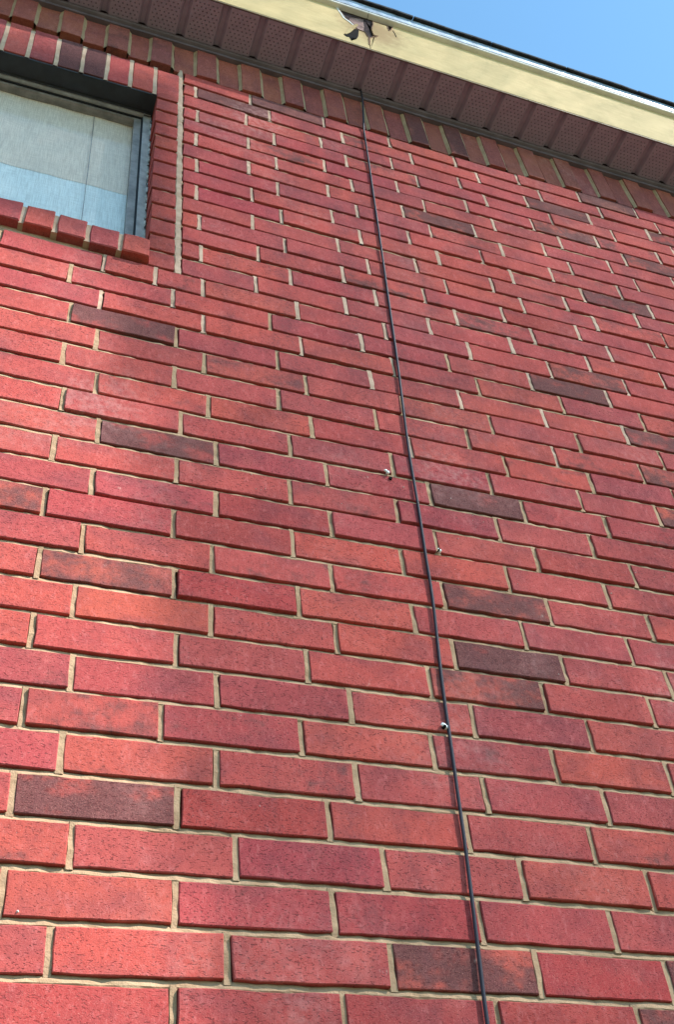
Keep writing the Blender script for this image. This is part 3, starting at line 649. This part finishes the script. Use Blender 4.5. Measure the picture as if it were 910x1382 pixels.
b.tube(pts, 0.0042, 6); W(b, "caulk", M['caulk'], smooth=True)
b = MB(); b.cbox(WIN_L, 2.70, 1.26, 1.31, WIN_B-0.4, WIN_T-0.30); W(b, "pane", M['glass'])
b = MB(); b.tube([P(3.2, 0.99, 26.2), P(3.2, 0.93, 26.2)], 0.003, 8); W(b, "screw", M['nail'])
# dim room behind, so the opening is closed
b = MB(); b.cbox(WIN_L-0.4, WIN_R+0.8, 30, 30.5, 20, 42); b.cbox(WIN_L-0.9, WIN_L-0.4, 2.0, 30, 20, 42); b.cbox(WIN_R+0.8, WIN_R+1.3, 2.0, 30, 20, 42)
b.cbox(WIN_L-0.4, WIN_R+0.8, 2.0, 30, 19.5, 20); b.cbox(WIN_L-0.4, WIN_R+0.8, 2.0, 30, 42, 42.5); W(b, "room", M['room'])

# curtain hung inside: grey upper layer over one that paints the sky's reflection
def cloth(u0, u1, v0, v1, y, amp):
    nu, nv = 120, 6; vs = []; fs = []
    for j in range(nv+1):
        for i in range(nu+1):
            u = u0+(u1-u0)*i/nu; v = v0+(v1-v0)*j/nv
            vs.append(P(u, y+amp*sin(u*3.1+0.4*sin(u*1.3))+0.3*amp*sin(u*7.7+v*.2), v + (0.012*sin(u*2.2) if j == 0 else 0)))
    for j in range(nv):
        for i in range(nu): a = j*(nu+1)+i; fs.append((a, a+1, a+nu+2, a+nu+1))
    m = MB(); m.add(vs, fs); return m
curtain = empty("curtain", P(-2, 2.0, 24), None, label="grey sheer curtain behind the window glass, sky reflection painted on its lower part", category="curtain")
for nm, mat, v0, v1, y, am in (("upper_layer", 'cur1', 30.75, 36.45, 1.50, 0.012), ("sky_reflection_layer", 'cur2', 22.5, 31.6, 1.512, 0.012)):
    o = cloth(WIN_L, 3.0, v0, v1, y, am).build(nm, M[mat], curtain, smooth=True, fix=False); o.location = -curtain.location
b = MB(); b.tube([P(WIN_L, 2.15, 36.2), P(3.2, 2.15, 36.2)], 0.006, 8); o = b.build("rod", M['alu2'], curtain); o.location = -curtain.location
b = MB(); b.tube([P(1.14, 1.42, 36.1), P(1.17, 1.42, 32), P(1.20, 1.42, 24)], 0.0011, 6); o = b.build("draw_cord", M['alu2'], curtain); o.location = -curtain.location

# ---------------------------------------------------------------- eave
VS = 42.35
# moulding against the wall
b = MB(); b.sweep([(-0.33, 42.14), (-0.31, 42.33), (0.3, 42.36), (0.3, 41.8), (-0.20, 41.82), (-0.22, 41.92), (-0.18, 41.96), (-0.18, 42.06), (-0.30, 42.10)], UL, UR)
houseparent(b, "frieze_trim", M['trim'])
# soffit backing and its vented panels
b = MB(); b.cbox(UL, UR, -2.2, 2.0, VS+0.55, VS+0.7); b.cbox(UL, UR, -2.20, -2.17, VS+0.01, VS+0.55)
soffit = b.build("soffit", M['trim'], house); H(soffit)
PITCH = 1.689; G0 = 9.26 + 0.02
def panel_mesh():
    # one five inch panel: a flat vented field, then a V groove, running from wall to fascia
    f = 1.26; g = PITCH - f
    prof = [(0, 0), (0.02, 0), (f-0.02, 0), (f, 0.01), (f+0.11, 0.20), (f+g-0.13, 0.21), (PITCH-0.015, 0.012), (PITCH, 0)]
    vs = []; fs = []
    ys = [-0.30, -1.2, -2.166]
    for y in ys:
        for x, z in prof: vs.append((x*S, y*S, z*S))
    for y in ys:
        for x, z in prof: vs.append((x*S, y*S, z*S+0.002))
    m = len(prof); o = len(ys)*m
    for j in range(len(ys)-1):
        for i in range(m-1):
            a = j*m+i
            fs.append((a, a+m, a+m+1, a+1)); fs.append((o+a, o+a+1, o+a+m+1, o+a+m))
    return mesh_from("soffit_panel", vs, fs, M['soffit'])
pm = panel_mesh()
for k in range(-10, 18):
    o = bpy.data.objects.new("soffit_panel", pm); COL.objects.link(o); o.parent = soffit
    u = G0 + PITCH*k + 0.22 - PITCH
    o.location = P(u + PITCH*0 , 0, VS)
fb = MB(); fb.cbox(UL, G0+PITCH*(-11)+0.22, -2.13, -0.3, VS, VS+0.05); fb.cbox(G0+PITCH*17+0.22, UR, -2.13, -0.3, VS, VS+0.05)
fb.build("soffit_sheet", M['trim'], soffit)

# fascia: old wooden board with a cream cover that has torn open at a seam
b = MB(); b.cbox(UL, UR, YF+0.10, YF+0.5, 42.80, 46.25)
fascia = b.build("fascia", M['wood'], house); H(fascia)
def sheet(poly, y, th, name, mat, parent, bend=None):
    bm = bmesh.new()
    vs = [bm.verts.new(P(u, y, v)) for u, v in poly]
    f = bm.faces.new(vs)
    bmesh.ops.triangulate(bm, faces=[f])
    r = bmesh.ops.extrude_face_region(bm, geom=bm.faces[:])
    for e in r['geom']:
        if isinstance(e, bmesh.types.BMVert): e.co.y += th*S
    if bend:
        for v in bm.verts: v.co += bend(v.co)
    bmesh.ops.recalc_face_normals(bm, faces=bm.faces)
    me = bpy.data.meshes.new(name); bm.to_mesh(me); bm.free(); me.materials.append(mat)
    return link(name, me, parent)
FB, FT = 42.46, 46.30

TORN_L = [(UL, FB), (12.63, FB), (12.63, 42.85), (12.67, 43.79), (12.59, 44.28), (12.39, 44.31), (12.2, 44.34), (12.14, 44.69), (11.89, 45.08), (11.71, 45.23), (11.59, 45.73), (11.43, FT), (UL, FT)]
HOLE_L = [(11.40, 43.12), (11.55, 42.98), (11.66, 43.06), (11.74, 42.70), (11.80, 43.05), (12.02, 43.08), (12.16, 43.50), (12.30, 44.42), (12.05, 44.25), (11.66, 43.52)]
TORN_R = [(UR, FB), (UR, FT), (14.33, FT), (14.22, 46.0), (13.97, 45.45), (13.93, 46.1), (13.25, 46.05), (13.04, 45.08), (12.99, 44.47), (13.03, 44.26), (13.24, 44.30), (13.06, 44.08), (12.76, 43.72), (12.68, 42.9), (12.66, FB)]
sheet(TORN_L, YF, 0.03, "fascia_cover", M['cream'], fascia)
sheet(TORN_R, YF-0.004, 0.03, "fascia_cover", M['cream'], fascia)
sheet(HOLE_L, YF-0.012, 0.02, "rot_hole", M['hole'], fascia)
# a curled flake over the hole, lifted off the board
o = sheet([(11.44, 43.22), (11.55, 43.25), (11.74, 43.50), (12.22, 44.46), (12.17, 44.58), (11.88, 44.25)], YF-0.03, 0.02, "peeling_flake", M['cream'], fascia,
          bend=lambda c: Vector((0, -0.010*max(0, (c.z-Z0)/S-43.2)/1.3, 0)))
sheet([(11.30, FT), (11.46, FT-0.01), (11.62, 45.72), (11.74, 45.22), (11.92, 45.07), (12.18, 44.66), (12.05, 44.62), (11.80, 44.98), (11.60, 45.18), (11.48, 45.70)], YF-0.02, 0.015, "peeling_flake", M['white'], fascia)
# dark gap at the rotten end of the board beside the seam
sheet([(12.66, 42.75), (12.72, 43.75), (13.1, 43.98), (13.38, 44.33), (13.06, 44.2), (12.97, 44.47), (13.02, 45.08), (13.2, 46.2), (12.78, 46.2), (12.72, 45.2), (12.60, 44.5), (12.62, 43.9), (12.61, 42.75)], YF+0.07, 0.02, "rot_hole", M['rot'], fascia)
sheet([(12.76, 46.2), (11.5, 46.25), (11.75, 45.3), (11.95, 45.5), (12.1, 46.0), (12.4, 46.05)], YF+0.07, 0.02, "rot_hole", M['rot'], fascia)
for line in (TORN_L[2:12], TORN_R[3:14]):
    q = MB(); pts = []
    for (a0, c0), (a1, c1) in zip(line[:-1], line[1:]):
        for t in range(4): pts.append(P(a0+(a1-a0)*t/4+random.uniform(-.03, .03), YF+0.0, c0+(c1-c0)*t/4+random.uniform(-.03, .03)))
    q.tube(pts, 0.0026, 6); q.build("torn_edge", M['rust'], fascia)
for a, b_ in (((14.02, 46.05), (13.93, 45.45)), ((14.19, 45.65), (14.27, 44.95))):
    q = MB(); q.tube([P(a[0], YF-0.01, a[1]), P((a[0]+b_[0])/2+.03, YF-0.012, (a[1]+b_[1])/2), P(b_[0], YF-0.01, b_[1])], 0.0012, 5); q.build("crack", M['rot'], fascia)

b = MB()
b.cbox(UL, UR, YF+0.012, YF+0.045, FB-0.10, FB); houseparent(b, "fascia_lip", M['creamlip'])

# roof: deck, trim strip, metal drip edge and shingle ends
b = MB(); b.sweep([(YF+0.05, 46.42), (YF+0.05, 46.32), (30, 56), (60, 46), (60, 46.4), (30, 56.6)], UL, UR)
roof = b.build("roof", M['roofdeck'], house); H(roof)
b = MB()
for a, c in ((UL, 12.93), (12.96, UR)):
    b.sweep([(YF+0.04, 46.26), (YF-0.20, 46.30), (YF-0.235, 46.33), (YF-0.235, 46.42), (YF+0.04, 46.43)], a, c)
b.build("eave_strip", M['white'], roof)
b = MB(); b.sweep([(YF-0.21, 46.45), (YF-0.255, 46.47), (YF-0.25, 46.62), (YF-0.30, 47.02), (YF-0.1, 47.06), (YF-0.05, 46.5)], UL, UR)
b.build("drip_edge", M['drip'], roof)
def shingle_mesh(w, rnd):
    vs = []; n = 4
    for i in range(n+1):
        x = w*i/n; d = rnd.uniform(-0.02, 0.02)
        vs += [(x*S, (YF-0.46+d)*S, 47.08*S), (x*S, (YF-0.47+d)*S, (47.22+rnd.uniform(-.015, .015))*S), (x*S, (YF+3)*S, 48.4*S), (x*S, (YF+3)*S, 48.25*S)]
    fs = []
    for i in range(n):
        for k in range(4):
            a = i*4+k; c = i*4+(k+1) % 4
            fs.append((a, c, c+4, a+4))
    fs += [(3, 2, 1, 0), (n*4, n*4+1, n*4+2, n*4+3)]
    return mesh_from("shingle", vs, fs, M['shingle'])
SHM = [shingle_mesh(4.25, rb) for _ in range(4)]
for k in range(-4, 10):
    o = bpy.data.objects.new("shingle", rb.choice(SHM)); COL.objects.link(o); o.parent = roof
    o.location = (  (24.0+4.31*(k-3))*S, 0, Z0 + rb.uniform(-.0006, .0006))
b = MB(); b.cbox(UL, (24.0+4.31*(-7))*S/S-0.05, YF-0.46, YF+3, 47.08, 47.22); b.cbox(24.0+4.31*7+0.02, UR, YF-0.46, YF+3, 47.08, 47.22)
b.sweep([(YF+2.5, 48.3), (30, 57.2), (60, 47.0), (60, 47.3), (30, 57.6), (YF+2.5, 48.6)], UL, UR)
b.build("shingle_field", M['shingle'], roof)

# ---------------------------------------------------------------- cable and its fixings
CB = [(12.86, 42.6), (12.81, 41.3), (12.67, 38.64), (12.53, 35.2), (12.36, 31.78), (12.11, 26.65), (11.91, 22.53), (11.74, 19.72), (11.60, 17.19), (11.53, 14.78), (11.44, 12.74), (11.38, 11.2), (11.18, 8.47), (11.09, 6.55), (11.02, 5.28), (10.97, 4.27), (10.88, 2.91), (10.78, 1.5), (10.71, 0.32), (10.60, -3), (10.45, -10), (10.4, -20), (10.4, -26.5)]
pts = []
for i in range(len(CB)-1):
    for t in (0, 0.25, 0.5, 0.75):
        p0 = CB[max(i-1, 0)]; p1 = CB[i]; p2 = CB[i+1]; p3 = CB[min(i+2, len(CB)-1)]
        f = lambda k: 0.5*((2*p1[k])+(-p0[k]+p2[k])*t+(2*p0[k]-5*p1[k]+4*p2[k]-p3[k])*t*t+(-p0[k]+3*p1[k]-3*p2[k]+p3[k])*t**3)
        v = f(1); yy = -0.062 if v < 38.6 else -0.062-0.30*min(1, (v-38.6)/2.4)
        pts.append(P(f(0), yy - 0.008*(1+sin(v*.7)), v))
b = MB(); b.tube(pts, 0.0033, 10)
b.build("cable", M['cable'], None, smooth=True, label="thin black cable hanging from the soffit down the brick wall", category="cable")

def blob(mb, c, rx, ry, rz, rnd=random, j=0.15):
    bm = bmesh.new(); bmesh.ops.create_icosphere(bm, subdivisions=2, radius=1.0)
    vs = [Vector(c)+Vector((v.co.x*rx*(1+rnd.uniform(-j, j)), v.co.y*ry*(1+rnd.uniform(-j, j)), v.co.z*rz*(1+rnd.uniform(-j, j)))) for v in bm.verts]
    fs = [tuple(v.index for v in f.verts) for f in bm.faces]; bm.free(); mb.add(vs, fs)
def clip(u, v, size, label, hole=None, nail=True):
    root = empty("cable_clip", P(u, 0, v), None, label=label, category="cable clip")
    def part(mb, name, mat):
        o = mb.build(name, mat, root, smooth=True); o.location = -root.location
    b = MB(); blob(b, P(u, -0.06, v), size, size*0.7, size*0.8, j=0.2); part(b, "head", M['clipw'])
    b = MB(); b.box(P(u, -0.09, v-0.10)+Vector((size*.5, 0, 0)), P(u, 0.02, v-0.02)+Vector((size*1.8, 0, 0))); part(b, "tongue", M['clipw'])
    if nail:
        b = MB(); b.tube([P(u, -0.13, v-0.02)-Vector((0, 0, size*.9)), P(u, 0.05, v)-Vector((0, 0, size*.7))], size*0.55, 8); part(b, "nail", M['hole'])
clip(11.0, 7.25, 0.0052, "white cable clip in the mortar just left of the black cable")
clip(10.69, 16.06, 0.0042, "broken white wall plug beside a small dark drilled hole", nail=False)
clip(11.90, 13.17, 0.0028, "small white clip with bent nail just right of the cable")
b = MB(); b.tube([P(10.83, -0.03, 15.82), P(10.83, 0.1, 15.82)], 0.0042, 10)
b.build("drill_hole", M['hole'], wall)

# ---------------------------------------------------------------- ground and an unseen tree, its crown shaped to shade the wall
b = MB(); b.add([(-300, -300, 0), (300, -300, 0), (300, 300, 0), (-300, 300, 0)], [(0, 1, 2, 3)])
b.build("ground", M['ground'], None, kind="structure")

rt = random.Random(5)
DT = 8.0                        # distance from the wall to the crown along the sun's direction
TC = P(20, 0, 22) + SUN*DT
T0 = Vector((TC.x, TC.y, 0))
tree = empty("unseen_shade_tree", T0, None, label="unseen fine leaved tree off to the right, crown shaped to shade the brick wall", category="tree")
# left rim of the crown, seen along the sun's rays from the wall (course units)
EDGE = [(-8, 6.8), (1.5, 4.9), (3.8, 4.55), (7.3, 4.1), (11.5, 3.9), (14, 3.45), (15.3, 3.1), (15.8, 2.2), (18, 2.1), (18.6, 2.6), (20, 2.5), (22.5, 2.9), (23.6, 1.0), (24.6, -5), (47, -7)]
# gaps cut in the leaves to place rounded spots of sun on the wall
GAPS = [(2.5, 16.55, .3, .4), (3.15, 16.55, .42, .5), (3.95, 16.55, .5, .5), (2.5, 17.4, .2, .35), (3.3, 17.6, .25, .4), (4.95, 2.2, .45, .55), (5.2, 3.0, .25, .45), (4.3, 11.2, .3, .8)]
# tens of thousands of small leaflets, spread evenly so that the crown gives a light, even shade
rg = np.random.default_rng(5)
def leaflets(us, vs, sizes):
    n = len(us); d = np.array(SUN)
    p = np.stack([us*S, np.zeros(n), vs*S+Z0], 1) + d*(DT + rg.uniform(-0.9, 0.9, n))[:, None]
    a = rg.normal(size=(n, 3)); a /= np.linalg.norm(a, axis=1)[:, None]
    c = rg.normal(size=(n, 3)); c -= a*(a*c).sum(1)[:, None]; c /= np.linalg.norm(c, axis=1)[:, None]
    a *= sizes[:, None]; c *= 0.62*sizes[:, None]
    return np.stack([p-a, p-c, p+a, p+c], 1)
STEP = 0.160
gu, gv = np.meshgrid(np.arange(-7, 34, STEP), np.arange(-7, 46.5, STEP))
us = (gu + rg.uniform(0, STEP, gu.shape)).ravel(); vs = (gv + rg.uniform(0, STEP, gv.shape)).ravel()
ed = np.interp(vs, [e[0] for e in EDGE], [e[1] for e in EDGE]) + rg.normal(0, 0.12, us.shape)
keep = us > ed
for a, c, ra, rc in GAPS: keep &= ((us-a)/ra)**2 + ((vs-c)/rc)**2 > 1
us, vs = us[keep], vs[keep]
k = 17000                                                # extra leaves added to keep the sun off the window
us = np.concatenate([us, rg.uniform(-7, 4.3, k)]); vs = np.concatenate([vs, rg.uniform(24.6, 38, k)])
co_ = leaflets(us, vs, rg.uniform(0.0072, 0.0108, len(us))).reshape(-1, 3) - np.array(T0)
me = bpy.data.meshes.new("crown"); nq = len(us)
me.vertices.add(nq*4); me.vertices.foreach_set('co', co_.ravel())
me.loops.add(nq*4); me.loops.foreach_set('vertex_index', np.arange(nq*4, dtype=np.int32))
me.polygons.add(nq); me.polygons.foreach_set('loop_start', np.arange(0, nq*4, 4, dtype=np.int32))
me.update(calc_edges=True); me.materials.append(M['leaf'])
cr = link("crown", me, tree)
FORK = P(21, 0, -9) + SUN*DT
b = MB()
b.tube([T0+Vector((0, 0, -0.1)), T0+Vector((.02, .02, 1.6)), T0+Vector((.05, .03, 3.0)), FORK, FORK+Vector((0, 0, .3))], 0.11, 10, taper=0.03)
tr = b.build("trunk", M['bark'], tree, smooth=True); tr.location = -T0
for k in range(7):
    b = MB(); e0 = P(rt.uniform(8, 36), 0, rt.uniform(4, 46)) + SUN*(DT + rt.uniform(-.7, .7))
    mid = FORK*0.45+e0*0.55 + Vector((rt.uniform(-.1, .1), rt.uniform(-.1, .1), rt.uniform(-.1, .1)))
    b.tube([FORK, mid, e0], 0.005, 6, taper=0.0015)
    o = b.build("branch", M['bark'], tree, smooth=True); o.location = -T0
